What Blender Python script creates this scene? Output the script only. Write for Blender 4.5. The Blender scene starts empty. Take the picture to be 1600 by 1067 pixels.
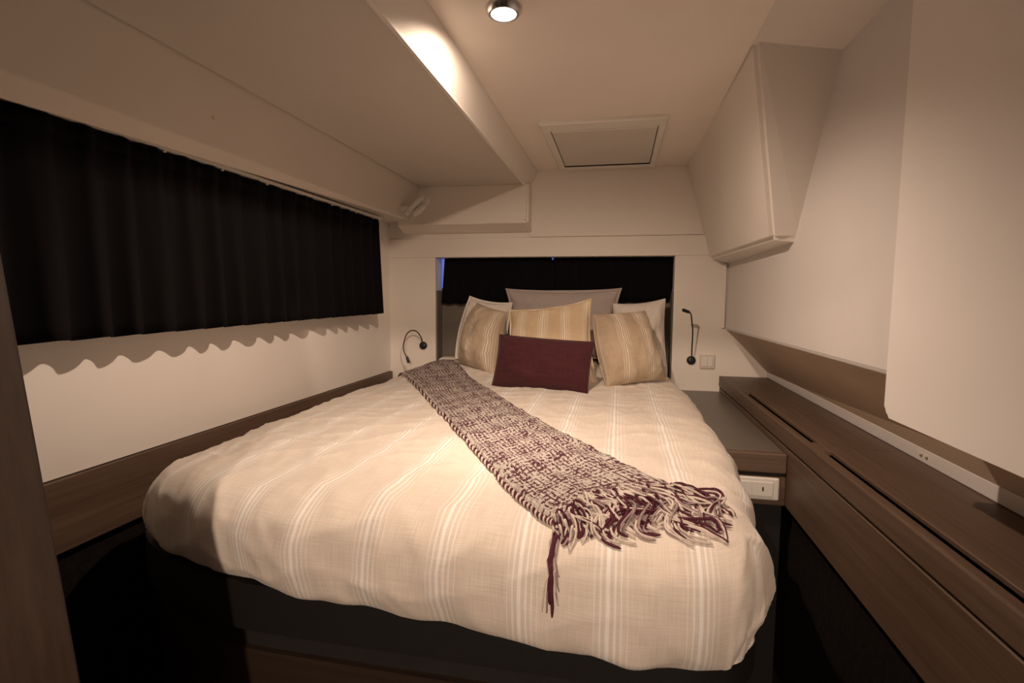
import bpy, bmesh, math, random
from mathutils import Vector, Matrix, noise
from mathutils.bvhtree import BVHTree

random.seed(7)
scene = bpy.context.scene
COL = scene.collection

# ---------------------------------------------------------------- camera
YAW, PITCH, ROLL = math.radians(11.452), math.radians(-4.937), math.radians(0.429)
CAM = Vector((0, 0, 1.30))
fw = Vector((-math.sin(YAW)*math.cos(PITCH), math.cos(YAW)*math.cos(PITCH), math.sin(PITCH)))
rt = Vector((math.cos(YAW), math.sin(YAW), 0))
up = rt.cross(fw)
r2 = rt*math.cos(ROLL) + up*math.sin(ROLL)
u2 = -rt*math.sin(ROLL) + up*math.cos(ROLL)
cd = bpy.data.cameras.new('camera'); cam = bpy.data.objects.new('camera', cd); COL.objects.link(cam)
m = Matrix.Identity(4)
for i in range(3):
    m[i][0] = r2[i]; m[i][1] = u2[i]; m[i][2] = -fw[i]; m[i][3] = CAM[i]
cam.matrix_world = m
cd.sensor_width = 36; cd.lens = 820/1600*36; cd.clip_start = 0.02
scene.camera = cam

# ---------------------------------------------------------------- world (dusk outside) and exposure
w = bpy.data.worlds.new('dusk'); scene.world = w; w.use_nodes = True
bg = w.node_tree.nodes['Background']; bg.inputs[0].default_value = (0.20, 0.28, 0.95, 1); bg.inputs[1].default_value = 0.7
scene.view_settings.view_transform = 'Standard'; scene.view_settings.look = 'None'
scene.view_settings.gamma = 1; scene.view_settings.use_curve_mapping = False
scene.view_settings.exposure = 0.0
WARM = (1.0, 0.765, 0.59)
LIGHT1 = (-0.291, 1.305, 1.9895)      # downlight in view
LIGHT2 = (0.085, -1.60, 1.90)        # passage lamp, behind the camera
P1, P2 = 69.0, 158.0

# ---------------------------------------------------------------- materials
def new_mat(name):
    mt = bpy.data.materials.new(name); mt.use_nodes = True
    nt = mt.node_tree; b = nt.nodes['Principled BSDF']
    return mt, nt, b
def N(nt, t, **k):
    n = nt.nodes.new(t)
    for a, v in k.items(): setattr(n, a, v)
    return n
def L(nt, a, b): nt.links.new(a, b)
def math_n(nt, op, a, b=None):
    n = N(nt, 'ShaderNodeMath', operation=op)
    for i, v in enumerate((a, b)):
        if v is None: continue
        if isinstance(v, (int, float)): n.inputs[i].default_value = v
        else: L(nt, v, n.inputs[i])
    return n.outputs[0]
def ramp(nt, fac, stops, interp='LINEAR'):
    r = N(nt, 'ShaderNodeValToRGB'); r.color_ramp.interpolation = interp
    e = r.color_ramp.elements
    while len(e) < len(stops): e.new(0.5)
    for i, (p, c) in enumerate(stops):
        e[i].position = p; e[i].color = (c[0], c[1], c[2], 1) if len(c) == 3 else c
    L(nt, fac, r.inputs[0]); return r.outputs[0]
def mixc(nt, fac, a, b, mode='MIX'):
    n = N(nt, 'ShaderNodeMix', data_type='RGBA', blend_type=mode)
    for i, v in ((0, fac), (6, a), (7, b)):
        if isinstance(v, (int, float)): n.inputs[i].default_value = v
        elif isinstance(v, tuple): n.inputs[i].default_value = (v[0], v[1], v[2], 1)
        else: L(nt, v, n.inputs[i])
    return n.outputs[2]
def bump(nt, b, h, strength, dist):
    n = N(nt, 'ShaderNodeBump'); n.inputs['Strength'].default_value = strength; n.inputs['Distance'].default_value = dist
    L(nt, h, n.inputs['Height']); L(nt, n.outputs[0], b.inputs['Normal'])

def plain(name, col, rough=0.5, var=0.05, scale=6, bscale=220, bs=0.08, metal=0, spec=0.5):
    mt, nt, b = new_mat(name)
    tc = N(nt, 'ShaderNodeTexCoord')
    n1 = N(nt, 'ShaderNodeTexNoise'); n1.inputs['Scale'].default_value = scale; n1.inputs['Detail'].default_value = 3
    L(nt, tc.outputs['Object'], n1.inputs['Vector'])
    lo = tuple(c*(1-var) for c in col); hi = tuple(min(1, c*(1+var)) for c in col)
    L(nt, ramp(nt, n1.outputs[0], [(0.3, lo), (0.7, hi)]), b.inputs['Base Color'])
    b.inputs['Roughness'].default_value = rough; b.inputs['Metallic'].default_value = metal
    b.inputs['Specular IOR Level'].default_value = spec
    if bs:
        n2 = N(nt, 'ShaderNodeTexNoise'); n2.inputs['Scale'].default_value = bscale
        L(nt, tc.outputs['Object'], n2.inputs['Vector'])
        bump(nt, b, n2.outputs[0], bs, 0.002)
    return mt
def wood(name, axis, dark, mid, light, rough=0.5):
    mt, nt, b = new_mat(name)
    tc = N(nt, 'ShaderNodeTexCoord'); mp = N(nt, 'ShaderNodeMapping')
    s = [90, 90, 90]; s[axis] = 2.5
    mp.inputs['Scale'].default_value = s
    L(nt, tc.outputs['Object'], mp.inputs['Vector'])
    n1 = N(nt, 'ShaderNodeTexNoise'); n1.inputs['Scale'].default_value = 1; n1.inputs['Detail'].default_value = 6; n1.inputs['Roughness'].default_value = 0.65
    L(nt, mp.outputs[0], n1.inputs['Vector'])
    mp2 = N(nt, 'ShaderNodeMapping'); s2 = [12, 12, 12]; s2[axis] = 0.8; mp2.inputs['Scale'].default_value = s2
    L(nt, tc.outputs['Object'], mp2.inputs['Vector'])
    n2 = N(nt, 'ShaderNodeTexNoise'); n2.inputs['Scale'].default_value = 1; n2.inputs['Detail'].default_value = 2
    L(nt, mp2.outputs[0], n2.inputs['Vector'])
    f = math_n(nt, 'ADD', math_n(nt, 'MULTIPLY', n1.outputs[0], 0.65), math_n(nt, 'MULTIPLY', n2.outputs[0], 0.35))
    L(nt, ramp(nt, f, [(0.32, dark), (0.5, mid), (0.68, light)]), b.inputs['Base Color'])
    b.inputs['Roughness'].default_value = rough
    bump(nt, b, n1.outputs[0], 0.12, 0.001)
    return mt

M = {}
M['white'] = plain('white_liner', (0.85, 0.785, 0.71), 0.55, 0.03, 3, 300, 0.05)
M['white_panel'] = plain('white_panel', (0.68, 0.645, 0.625), 0.42, 0.02, 3, 400, 0.03)
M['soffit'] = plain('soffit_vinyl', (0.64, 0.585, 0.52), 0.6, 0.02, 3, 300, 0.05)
M['ceil'] = plain('ceiling_vinyl', (0.90, 0.82, 0.74), 0.6, 0.02, 4, 500, 0.06)
M['locker'] = plain('white_lacquer', (0.84, 0.80, 0.77), 0.35, 0.02, 3, 400, 0.02)
M['hull'] = plain('hull_liner', (0.85, 0.80, 0.75), 0.5, 0.02, 4, 300, 0.04)
M['gel'] = plain('gelcoat', (0.80, 0.75, 0.69), 0.35, 0.02, 4, 300, 0.03)
M['taupe'] = plain('taupe_liner', (0.55, 0.43, 0.32), 0.7, 0.04, 5, 500, 0.08)
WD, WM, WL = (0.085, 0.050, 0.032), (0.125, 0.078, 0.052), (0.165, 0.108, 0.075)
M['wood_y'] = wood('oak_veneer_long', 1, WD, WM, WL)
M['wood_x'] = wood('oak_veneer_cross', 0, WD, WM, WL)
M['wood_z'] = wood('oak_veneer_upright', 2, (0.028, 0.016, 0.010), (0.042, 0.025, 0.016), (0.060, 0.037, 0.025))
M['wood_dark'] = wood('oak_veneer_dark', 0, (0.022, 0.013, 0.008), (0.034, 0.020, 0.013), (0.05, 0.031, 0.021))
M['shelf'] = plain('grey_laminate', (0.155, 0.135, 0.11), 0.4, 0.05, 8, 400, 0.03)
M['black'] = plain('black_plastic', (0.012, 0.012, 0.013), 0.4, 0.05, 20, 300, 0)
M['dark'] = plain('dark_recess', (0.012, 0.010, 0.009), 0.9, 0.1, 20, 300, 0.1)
M['carpet'] = plain('dark_carpet', (0.014, 0.011, 0.010), 0.95, 0.3, 60, 600, 0.6, spec=0.1)
M['leather'] = plain('dark_upholstery', (0.0075, 0.0065, 0.0055), 0.6, 0.12, 25, 700, 0.25)
M['headboard'] = plain('grey_headboard', (0.165, 0.140, 0.115), 0.75, 0.06, 14, 600, 0.15)
M['plastic'] = plain('white_plastic', (0.80, 0.76, 0.70), 0.3, 0.01, 5, 300, 0)
M['ivory'] = plain('ivory_plastic', (0.70, 0.62, 0.52), 0.35, 0.01, 5, 300, 0)
M['steel'] = plain('brushed_steel', (0.6, 0.6, 0.6), 0.25, 0.03, 40, 300, 0, metal=1)
M['blind'] = plain('hatch_blind', (0.70, 0.66, 0.60), 0.7, 0.03, 5, 700, 0.1)

mt, nt, b = new_mat('lamp_lens'); b.inputs['Base Color'].default_value = (1, 1, 1, 1)
b.inputs['Emission Color'].default_value = (1, 0.93, 0.84, 1); b.inputs['Emission Strength'].default_value = 14; M['lens'] = mt
mt, nt, b = new_mat('lamp_dome'); b.inputs['Base Color'].default_value = (1, 1, 1, 1)
b.inputs['Emission Color'].default_value = (1, 0.8, 0.6, 1); b.inputs['Emission Strength'].default_value = 6; M['dome'] = mt
mt, nt, b = new_mat('window_glass'); b.inputs['Transmission Weight'].default_value = 1; b.inputs['Roughness'].default_value = 0.02
b.inputs['IOR'].default_value = 1.05; M['glass'] = mt

# curtain cloth
mt, nt, b = new_mat('blackout_cloth')
tc = N(nt, 'ShaderNodeTexCoord'); n1 = N(nt, 'ShaderNodeTexNoise'); n1.inputs['Scale'].default_value = 900
L(nt, tc.outputs['Object'], n1.inputs['Vector'])
L(nt, ramp(nt, n1.outputs[0], [(0.3, (0.0028, 0.0023, 0.0032)), (0.7, (0.0048, 0.0039, 0.0050))]), b.inputs['Base Color'])
b.inputs['Roughness'].default_value = 0.95; b.inputs['Specular IOR Level'].default_value = 0.15
bump(nt, b, n1.outputs[0], 0.3, 0.001); M['curtain'] = mt

def linen(name, base, stripe, period, lines, wv=0.10, vari=0.10, offset=0.0, bs=0.35):
    """woven linen, UV in metres; lines = [(centre, half width, strength)] in metres within a period along U"""
    mt, nt, b = new_mat(name)
    uv = N(nt, 'ShaderNodeUVMap'); sx = N(nt, 'ShaderNodeSeparateXYZ'); L(nt, uv.outputs[0], sx.inputs[0])
    wob = N(nt, 'ShaderNodeTexNoise'); wob.inputs['Scale'].default_value = 9; L(nt, uv.outputs[0], wob.inputs['Vector'])
    u = math_n(nt, 'ADD', sx.outputs[0], math_n(nt, 'MULTIPLY', math_n(nt, 'SUBTRACT', wob.outputs[0], 0.5), 0.006))
    fr = math_n(nt, 'FRACT', math_n(nt, 'ADD', math_n(nt, 'DIVIDE', u, period), offset + 50))
    st = [(0.0, (0, 0, 0))]
    for c, h, s in lines:
        e = 0.0007/period
        a, z = (c-h)/period, (c+h)/period
        st += [(max(0.0005, a-e), (0, 0, 0)), (a+e, (s, s, s)), (z-e, (s, s, s)), (min(0.9995, z+e), (0, 0, 0))]
    mask = ramp(nt, fr, st)
    # slub yarns in both directions
    def yarn(sc):
        mp = N(nt, 'ShaderNodeMapping'); mp.inputs['Scale'].default_value = sc
        L(nt, uv.outputs[0], mp.inputs['Vector'])
        n = N(nt, 'ShaderNodeTexNoise'); n.inputs['Scale'].default_value = 1; n.inputs['Detail'].default_value = 3
        L(nt, mp.outputs[0], n.inputs['Vector']); return n.outputs[0]
    y1, y2 = yarn((500, 14, 1)), yarn((12, 420, 1))
    f = math_n(nt, 'MULTIPLY', math_n(nt, 'ADD', y1, y2), 0.5)
    lo = tuple(c*(1-vari) for c in base); hi = tuple(min(1, c*(1+vari)) for c in base)
    ground = ramp(nt, f, [(0.36, lo), (0.64, hi)])
    L(nt, mixc(nt, mask, ground, stripe), b.inputs['Base Color'])
    b.inputs['Roughness'].default_value = 0.9; b.inputs['Specular IOR Level'].default_value = 0.2
    b.inputs['Sheen Weight'].default_value = 0.1
    bump(nt, b, f, bs, 0.0012)
    return mt
DL = [(0.040, 0.0013, .5), (0.050, 0.0017, .8), (0.062, 0.0034, 1), (0.074, 0.0018, .9), (0.084, 0.0015, .75), (0.094, 0.0011, .5)]
M['duvet'] = linen('striped_linen_duvet', (0.77, 0.685, 0.600), (0.93, 0.905, 0.87), 0.150, DL, offset=0.12)
CL = [(0.030, 0.0016, .6), (0.039, 0.0018, .9), (0.050, 0.0030, 1), (0.061, 0.0018, .9), (0.070, 0.0016, .7), (0.078, 0.0012, .5)]
M['stripe_warm'] = linen('striped_linen_gold', (0.63, 0.475, 0.31), (0.82, 0.74, 0.62), 0.115, CL)
M['stripe_grey'] = linen('striped_linen_oat', (0.50, 0.385, 0.275), (0.76, 0.68, 0.57), 0.115, CL, offset=0.1)
M['white_linen'] = linen('white_linen', (0.80, 0.73, 0.65), (0.81, 0.74, 0.66), 0.1, [(0.05, 0.001, .1)], vari=0.04, bs=0.15)
M['grey_linen'] = linen('grey_linen', (0.47, 0.40, 0.37), (0.47, 0.40, 0.37), 0.1, [(0.05, 0.001, .1)], vari=0.08, bs=0.3)
M['maroon'] = linen('maroon_wool', (0.066, 0.017, 0.021), (0.07, 0.02, 0.02), 0.1, [(0.05, 0.001, .1)], vari=0.25, bs=0.5)

# knitted throw: stitch cells, plum and cream, in a loose plaid
mt, nt, b = new_mat('knitted_plaid')
uv = N(nt, 'ShaderNodeUVMap'); sx = N(nt, 'ShaderNodeSeparateXYZ'); L(nt, uv.outputs[0], sx.inputs[0])
U, V = sx.outputs[0], sx.outputs[1]
CU, CV = 0.0047, 0.0060
iu = math_n(nt, 'FLOOR', math_n(nt, 'DIVIDE', U, CU)); fu = math_n(nt, 'FRACT', math_n(nt, 'ADD', math_n(nt, 'DIVIDE', U, CU), 100))
vv = math_n(nt, 'ADD', math_n(nt, 'DIVIDE', V, CV), math_n(nt, 'ABSOLUTE', math_n(nt, 'SUBTRACT', fu, 0.5)))   # chevron of each stitch
iv = math_n(nt, 'FLOOR', vv)
cb = N(nt, 'ShaderNodeCombineXYZ'); L(nt, iu, cb.inputs[0]); L(nt, iv, cb.inputs[1])
wn = N(nt, 'ShaderNodeTexWhiteNoise', noise_dimensions='2D'); L(nt, cb.outputs[0], wn.inputs['Vector'])
def band(x, per, off):
    return math_n(nt, 'SINE', math_n(nt, 'ADD', math_n(nt, 'MULTIPLY', x, 2*math.pi/per), off))
mpn = N(nt, 'ShaderNodeMapping'); mpn.inputs['Scale'].default_value = (18, 40, 1); L(nt, uv.outputs[0], mpn.inputs['Vector'])
cl = N(nt, 'ShaderNodeTexNoise'); cl.inputs['Scale'].default_value = 1; cl.inputs['Detail'].default_value = 2; L(nt, mpn.outputs[0], cl.inputs['Vector'])
rowhit = math_n(nt, 'LESS_THAN', math_n(nt, 'FLOORED_MODULO', iu, 3.0), 0.5)      # every third wale is mostly plum
pr = math_n(nt, 'ADD', math_n(nt, 'MULTIPLY', rowhit, 0.36), math_n(nt, 'MULTIPLY', band(V, 0.0180, 1), 0.20))
pr = math_n(nt, 'ADD', pr, math_n(nt, 'ADD', math_n(nt, 'MULTIPLY', band(V, 0.115, 0.4), 0.10), math_n(nt, 'MULTIPLY', band(U, 0.075, 2.0), 0.09)))
pr = math_n(nt, 'ADD', pr, math_n(nt, 'ADD', math_n(nt, 'MULTIPLY', cl.outputs[0], 0.22), 0.22))
pk = N(nt, 'ShaderNodeMath', operation='MULTIPLY_ADD', use_clamp=True)
L(nt, math_n(nt, 'SUBTRACT', pr, math_n(nt, 'ADD', math_n(nt, 'MULTIPLY', wn.outputs[0], 0.7), 0.15)), pk.inputs[0]); pk.inputs[1].default_value = 3.6; pk.inputs[2].default_value = 0.5
pick = pk.outputs[0]
shade = math_n(nt, 'MULTIPLY', wn.outputs[0], 1.0)
cream = ramp(nt, shade, [(0, (0.62, 0.53, 0.48)), (1, (0.84, 0.76, 0.69))])
plum = ramp(nt, shade, [(0, (0.105, 0.032, 0.050)), (1, (0.24, 0.115, 0.135))])
L(nt, mixc(nt, pick, cream, plum), b.inputs['Base Color'])
b.inputs['Roughness'].default_value = 0.95; b.inputs['Specular IOR Level'].default_value = 0.1
hv = math_n(nt, 'ABSOLUTE', math_n(nt, 'SUBTRACT', math_n(nt, 'FRACT', math_n(nt, 'ADD', vv, 100)), 0.5))
hu = math_n(nt, 'ABSOLUTE', math_n(nt, 'SUBTRACT', fu, 0.5))
hh = math_n(nt, 'SUBTRACT', 1.0, math_n(nt, 'ADD', math_n(nt, 'MULTIPLY', hv, 1.4), hu))
bump(nt, b, hh, 0.9, 0.003); M['knit'] = mt
M['yarn_cream'] = plain('cream_yarn', (0.74, 0.65, 0.58), 0.95, 0.15, 120, 1500, 0.5, spec=0.1)
M['yarn_plum'] = plain('plum_yarn', (0.105, 0.030, 0.045), 0.95, 0.25, 120, 1500, 0.5, spec=0.1)
M['yarn_grey'] = plain('mauve_yarn', (0.38, 0.28, 0.28), 0.95, 0.2, 120, 1500, 0.5, spec=0.1)

# ---------------------------------------------------------------- mesh helpers
def wloc(o):
    v = Vector((0, 0, 0))
    while o is not None: v += o.location; o = o.parent
    return v
def finish(name, bm, mats, parent=None, smooth=False, origin=None, angle=None):
    bmesh.ops.recalc_face_normals(bm, faces=bm.faces)
    o0 = wloc(parent) if parent is not None else Vector((0, 0, 0))
    if parent is None and origin is None:
        vs = [v.co for v in bm.verts]
        origin = Vector(((min(v.x for v in vs)+max(v.x for v in vs))/2, (min(v.y for v in vs)+max(v.y for v in vs))/2, min(v.z for v in vs)))
    off = o0 if origin is None else Vector(origin)
    bmesh.ops.translate(bm, verts=bm.verts, vec=-off)
    me = bpy.data.meshes.new(name); bm.to_mesh(me); bm.free()
    if not isinstance(mats, (list, tuple)): mats = [mats]
    for k in mats: me.materials.append(M[k] if isinstance(k, str) else k)
    wnm = False
    if smooth:
        for p in me.polygons: p.use_smooth = True
        if angle: me.set_sharp_from_angle(angle=math.radians(angle)); wnm = True
    o = bpy.data.objects.new(name, me); COL.objects.link(o)
    if wnm:
        md = o.modifiers.new('weighted_normals', 'WEIGHTED_NORMAL'); md.keep_sharp = True; md.weight = 100
    if parent is not None:
        o.parent = parent; o.location = off - o0
    else: o.location = off
    return o
def thing(name, loc, label, cat, group=None):
    o = bpy.data.objects.new(name, None); COL.objects.link(o); o.location = loc; o.empty_display_size = 0.05
    return tag(o, label, cat, group)
def tag(o, label=None, cat=None, group=None, kind=None):
    if label: o['label'] = label
    if cat: o['category'] = cat
    if group: o['group'] = group
    if kind: o['kind'] = kind
    return o
def struct(o, label, cat): return tag(o, label, cat, kind='structure')
def BM(): return bmesh.new()
def box(bm, x0, x1, y0, y1, z0, z1, bev=0.0, seg=2):
    r = bmesh.ops.create_cube(bm, size=1)
    vs = r['verts']
    for v in vs:
        v.co = Vector(((x0+x1)/2 + v.co.x*(x1-x0), (y0+y1)/2 + v.co.y*(y1-y0), (z0+z1)/2 + v.co.z*(z1-z0)))
    if bev:
        es = list({e for v in vs for e in v.link_edges})
        bmesh.ops.bevel(bm, geom=es, offset=bev, segments=seg, affect='EDGES', profile=0.6)
    return bm
def extrude_y(bm, prof, y0, y1):
    """closed (x, z) outline pushed from y0 to y1"""
    a = [bm.verts.new((x, y0, z)) for x, z in prof]; b_ = [bm.verts.new((x, y1, z)) for x, z in prof]
    n = len(prof)
    for i in range(n): bm.faces.new((a[i], a[(i+1) % n], b_[(i+1) % n], b_[i]))
    bm.faces.new(a); bm.faces.new(list(reversed(b_))); return bm
def poly(bm, pts, faces):
    v = [bm.verts.new(p) for p in pts]
    for f in faces: bm.faces.new([v[i] for i in f])
    return bm
def tube(bm, pts, r, n=8, cap=True, mi=0):
    pts = [Vector(p) for p in pts]; k = len(pts)
    rs = r if isinstance(r, (list, tuple)) else [r]*k
    prev = None; rings = []
    for i in range(k):
        t = (pts[min(i+1, k-1)] - pts[max(i-1, 0)])
        t = t.normalized() if t.length > 1e-9 else Vector((0, 0, 1))
        if prev is None:
            ref = Vector((0, 0, 1)) if abs(t.z) < 0.9 else Vector((1, 0, 0))
            a = t.cross(ref).normalized()
        else:
            a = (prev - t*prev.dot(t)); a = a.normalized() if a.length > 1e-6 else t.orthogonal().normalized()
        prev = a; b_ = t.cross(a)
        rings.append([bm.verts.new(pts[i] + (a*math.cos(2*math.pi*j/n) + b_*math.sin(2*math.pi*j/n))*rs[i]) for j in range(n)])
    for i in range(k-1):
        for j in range(n):
            f = bm.faces.new((rings[i][j], rings[i][(j+1) % n], rings[i+1][(j+1) % n], rings[i+1][j])); f.material_index = mi; f.smooth = True
    if cap:
        for rg in (rings[0], rings[-1]):
            f = bm.faces.new(rg); f.material_index = mi
    return bm
def lathe(bm, prof, c, axis=(0, 0, 1), n=32):
    """(radius, height) outline turned about axis at c"""
    ax = Vector(axis).normalized(); a = ax.orthogonal().normalized(); b_ = ax.cross(a); c = Vector(c); rings = []
    for r, h in prof:
        if r < 1e-6: rings.append([bm.verts.new(c + ax*h)])
        else: rings.append([bm.verts.new(c + ax*h + (a*math.cos(2*math.pi*j/n) + b_*math.sin(2*math.pi*j/n))*r) for j in range(n)])
    for i in range(len(rings)-1):
        p, q = rings[i], rings[i+1]
        for j in range(n):
            j2 = (j+1) % n
            if len(p) == 1 and len(q) == 1: continue
            if len(p) == 1: bm.faces.new((p[0], q[j2], q[j]))
            elif len(q) == 1: bm.faces.new((p[j], p[j2], q[0]))
            else: bm.faces.new((p[j], p[j2], q[j2], q[j]))
    return bm
def catmull(pts, n):
    pts = [Vector(p) for p in pts]; out = []
    k = len(pts)
    for i in range(k-1):
        p0, p1, p2, p3 = pts[max(i-1, 0)], pts[i], pts[i+1], pts[min(i+2, k-1)]
        for s in range(n):
            t = s/n
            out.append(0.5*((2*p1) + (p2-p0)*t + (2*p0-5*p1+4*p2-p3)*t*t + (3*p1-p0-3*p2+p3)*t**3))
    out.append(pts[-1]); return out
def smooth01(a, b_, x):
    t = max(0.0, min(1.0, (x-a)/(b_-a))); return t*t*(3-2*t)

# ================================================================ THE CABIN SHELL
YB = 2.95            # plane of the back wall
ZC = 1.996           # ceiling
XL = -1.345          # hull side, left
struct(finish('floor', box(BM(), -1.5, 1.0, -2.3, 3.2, -0.06, 0.0), 'carpet'), 'black carpeted cabin floor deep beside the bed', 'floor')
# main ceiling panel, its right edge stops short of the side lining
bm = BM(); box(bm, -0.53, 0.343, -2.25, 3.0, ZC, ZC+0.05)
struct(finish('ceiling', bm, 'ceil'), 'cream ceiling panel over the bed holding downlight and hatch', 'ceiling')
bm = BM(); poly(bm, [(0.30, -2.25, ZC+0.012), (0.62, -2.25, ZC-0.02), (0.62, 3.0, ZC-0.02), (0.30, 3.0, ZC+0.012), (0.30, -2.25, ZC+0.08), (0.92, -2.25, ZC+0.08), (0.92, 3.0, ZC+0.08), (0.30, 3.0, ZC+0.08), (0.92, -2.25, ZC-0.02), (0.92, 3.0, ZC-0.02)],
     [(0, 1, 2, 3), (4, 5, 6, 7), (0, 4, 7, 3), (1, 8, 9, 2), (8, 5, 6, 9), (0, 1, 8, 5, 4), (3, 2, 9, 6, 7)])
struct(finish('trim_1', bm, 'gel'), 'narrow sloping cream lining between ceiling panel and right-hand wall', 'ceiling trim')

# overhead locker soffit along the left side: flat underside, fascia, valance lip
bm = BM()
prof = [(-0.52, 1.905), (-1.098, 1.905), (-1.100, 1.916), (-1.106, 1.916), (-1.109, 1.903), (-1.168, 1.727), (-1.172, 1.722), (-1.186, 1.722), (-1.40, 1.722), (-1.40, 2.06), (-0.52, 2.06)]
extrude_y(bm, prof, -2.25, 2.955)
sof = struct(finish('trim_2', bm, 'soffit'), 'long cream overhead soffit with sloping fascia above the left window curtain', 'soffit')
bm = BM()
pts = [(x, y, z) for y, zb in ((-2.2, 1.60), (2.75, 1.7215)) for x, z in ((-1.1705, 1.7265), (-1.1725, zb-0.002), (-1.186, zb), (-1.186, 1.7265))]
poly(bm, pts, [(0, 1, 5, 4), (1, 2, 6, 5), (2, 3, 7, 6), (3, 0, 4, 7), (0, 1, 2, 3), (4, 5, 6, 7)])
finish('valance_lip', bm, 'white', sof)
# rolled edge band and bead between soffit and ceiling
bm = BM()
pf = [(-0.528, 1.9035), (-0.524, 1.898), (-0.517, 1.8955), (-0.510, 1.898), (-0.508, 1.904)]
for k in range(9):
    t = k/8; pf.append((-0.505+0.043*t+0.005*math.sin(math.pi*t), 1.908+0.084*t))
pf += [(-0.462, 2.03), (-0.528, 2.03)]
extrude_y(bm, pf, -2.25, 2.955)
finish('edge_band', bm, 'gel', sof, True, angle=45)
# panel that drops from the soffit against the back wall
bm = BM()
yz = [(2.853, 1.91), (2.845, 1.90), (2.845, 1.704), (2.852, 1.692), (2.93, 1.662), (2.956, 1.660), (2.956, 1.91)]
xa, xb = -1.245, -0.492
a = [bm.verts.new((xa, y, z)) for y, z in yz]; b_ = [bm.verts.new((xb, y, z)) for y, z in yz]
n = len(yz)
for i in range(n): bm.faces.new((a[i], a[(i+1) % n], b_[(i+1) % n], b_[i]))
bm.faces.new(a); bm.faces.new(b_)
ed = [e for e in bm.edges if all(abs(v.co.x-xb) < 1e-5 for v in e.verts) and all(v.co.y < 2.95 for v in e.verts)]
bmesh.ops.bevel(bm, geom=ed, offset=0.012, segments=3, affect='EDGES')
dp = finish('drop_panel', bm, 'white', sof, True, angle=40)
finish('screw_cap', lathe(BM(), [(0, 0.0015), (0.004, 0.001), (0.0045, 0)], (-0.512, 2.845, 1.712), (0, -1, 0), 12), 'taupe', sof)
finish('screw_cap', lathe(BM(), [(0, 0.002), (0.006, 0.0015), (0.007, 0)], (-1.145, 1.34, 1.80), (0.95, 0, -0.31), 12), 'taupe', sof)

# left hull side: white above, oak panel below, dark lining under it
struct(finish('wall_left', box(BM(), XL-0.12, XL, -2.3, 3.2, 0.845, 2.06), 'hull'), 'white hull side wall behind the long dark curtain', 'wall')
struct(finish('baseboard_left', box(BM(), XL-0.02, XL+0.012, -2.3, 2.95, 0.658, 0.842, 0.002, 1), 'wood_y'), 'brown oak veneer panel along hull side beside the bed', 'wall panel')
struct(finish('trim_3', box(BM(), XL-0.12, XL-0.01, -2.3, 3.0, -0.02, 0.846), 'carpet'), 'black carpet lining low on the left hull side', 'wall lining')

# back wall: lower frame round the berth window, upper panel, left pillar
OX0, OX1, OZ0, OZ1 = -1.058, 0.288, 0.80, 1.522
bm = BM(); box(bm, -0.50, 0.60, YB+0.004, YB+0.15, 1.633, 2.05)
wb = struct(finish('wall_back', bm, 'white'), 'cream back wall around the berth window', 'wall')
bm = BM(); box(bm, -1.37, 0.60, YB-0.006, YB+0.15, OZ1, 1.630, 0.003, 2); finish('lintel_panel', bm, 'white', wb)
bm = BM(); box(bm, -1.37, OX0, YB-0.004, YB+0.115, 0.0, OZ1, 0.003, 2); finish('pillar_panel', bm, 'white', wb)
bm = BM(); box(bm, OX1, 0.90, YB-0.004, YB+0.115, 0.0, OZ1, 0.003, 2); finish('pillar_panel', bm, 'white', wb)
bm = BM(); box(bm, OX0-0.02, OX1+0.02, YB, YB+0.12, 0.0, OZ0); finish('sill_panel', bm, 'headboard', wb)
bm = BM(); box(bm, -1.46, -0.501, YB+0.004, YB+0.15, 1.62, 2.05); finish('upper_panel', bm, 'white', wb)
bm = BM(); box(bm, 0.535, 0.549, YB-0.016, YB, 1.14, 1.48, 0.003, 2); finish('corner_bead', bm, 'white', wb)
# berth window behind the curtains
wn_ = BM()
gx0, gx1, gz0, gz1 = -1.078, 0.36, 1.345, 1.575
for x0, x1, z0, z1 in ((-1.30, gx0, 0.5, 1.72), (gx1, 0.50, 0.5, 1.72), (gx0, gx1, 0.5, gz0), (gx0, gx1, gz1, 1.72)):
    box(wn_, x0, x1, YB+0.125, YB+0.17, z0, z1)
box(wn_, gx0, gx1, YB+0.06, YB+0.126, 1.60, 1.66)
win = struct(finish('window_1', wn_, 'white_panel'), 'dusk-blue berth window showing as slits above the dark back curtains', 'window')
finish('pane', box(BM(), gx0-0.005, gx1+0.005, YB+0.145, YB+0.150, gz0-0.005, gz1+0.005), 'glass', win)

# right side: hull, upper wall, taupe underside, white batten
struct(finish('trim_4', box(BM(), 0.80, 0.92, -2.3, 3.1, -0.02, 2.06), 'hull'), 'outer hull side behind the right-hand cabinets', 'wall')
bm = BM()
pts = []
for y in (-2.25, 2.95):
    xo = 0.632 if y < 0 else 0.553
    pts += [(xo+0.012, y, 2.02), (xo, y, 1.145), (xo+0.004, y, 1.135), (xo+0.012, y, 1.130), (0.80, y, 1.130), (0.80, y, 2.02)]
poly(bm, pts, [(0, 1, 7, 6), (1, 2, 8, 7), (2, 3, 9, 8), (3, 4, 10, 9), (4, 5, 11, 10), (5, 0, 6, 11), (0, 1, 2, 3, 4, 5), (6, 7, 8, 9, 10, 11)])
wr = struct(finish('wall_right', bm, 'white_panel'), 'smooth cream upper side wall to the right of the bed', 'wall')
bm = BM()
pts = []
for y in (-2.25, 2.949):
    xo = 0.632 if y < 0 else 0.553
    pts += [(xo+0.012, y, 1.131), (0.783, y, 0.90), (0.803, y, 0.90), (0.803, y, 1.131)]
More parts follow.
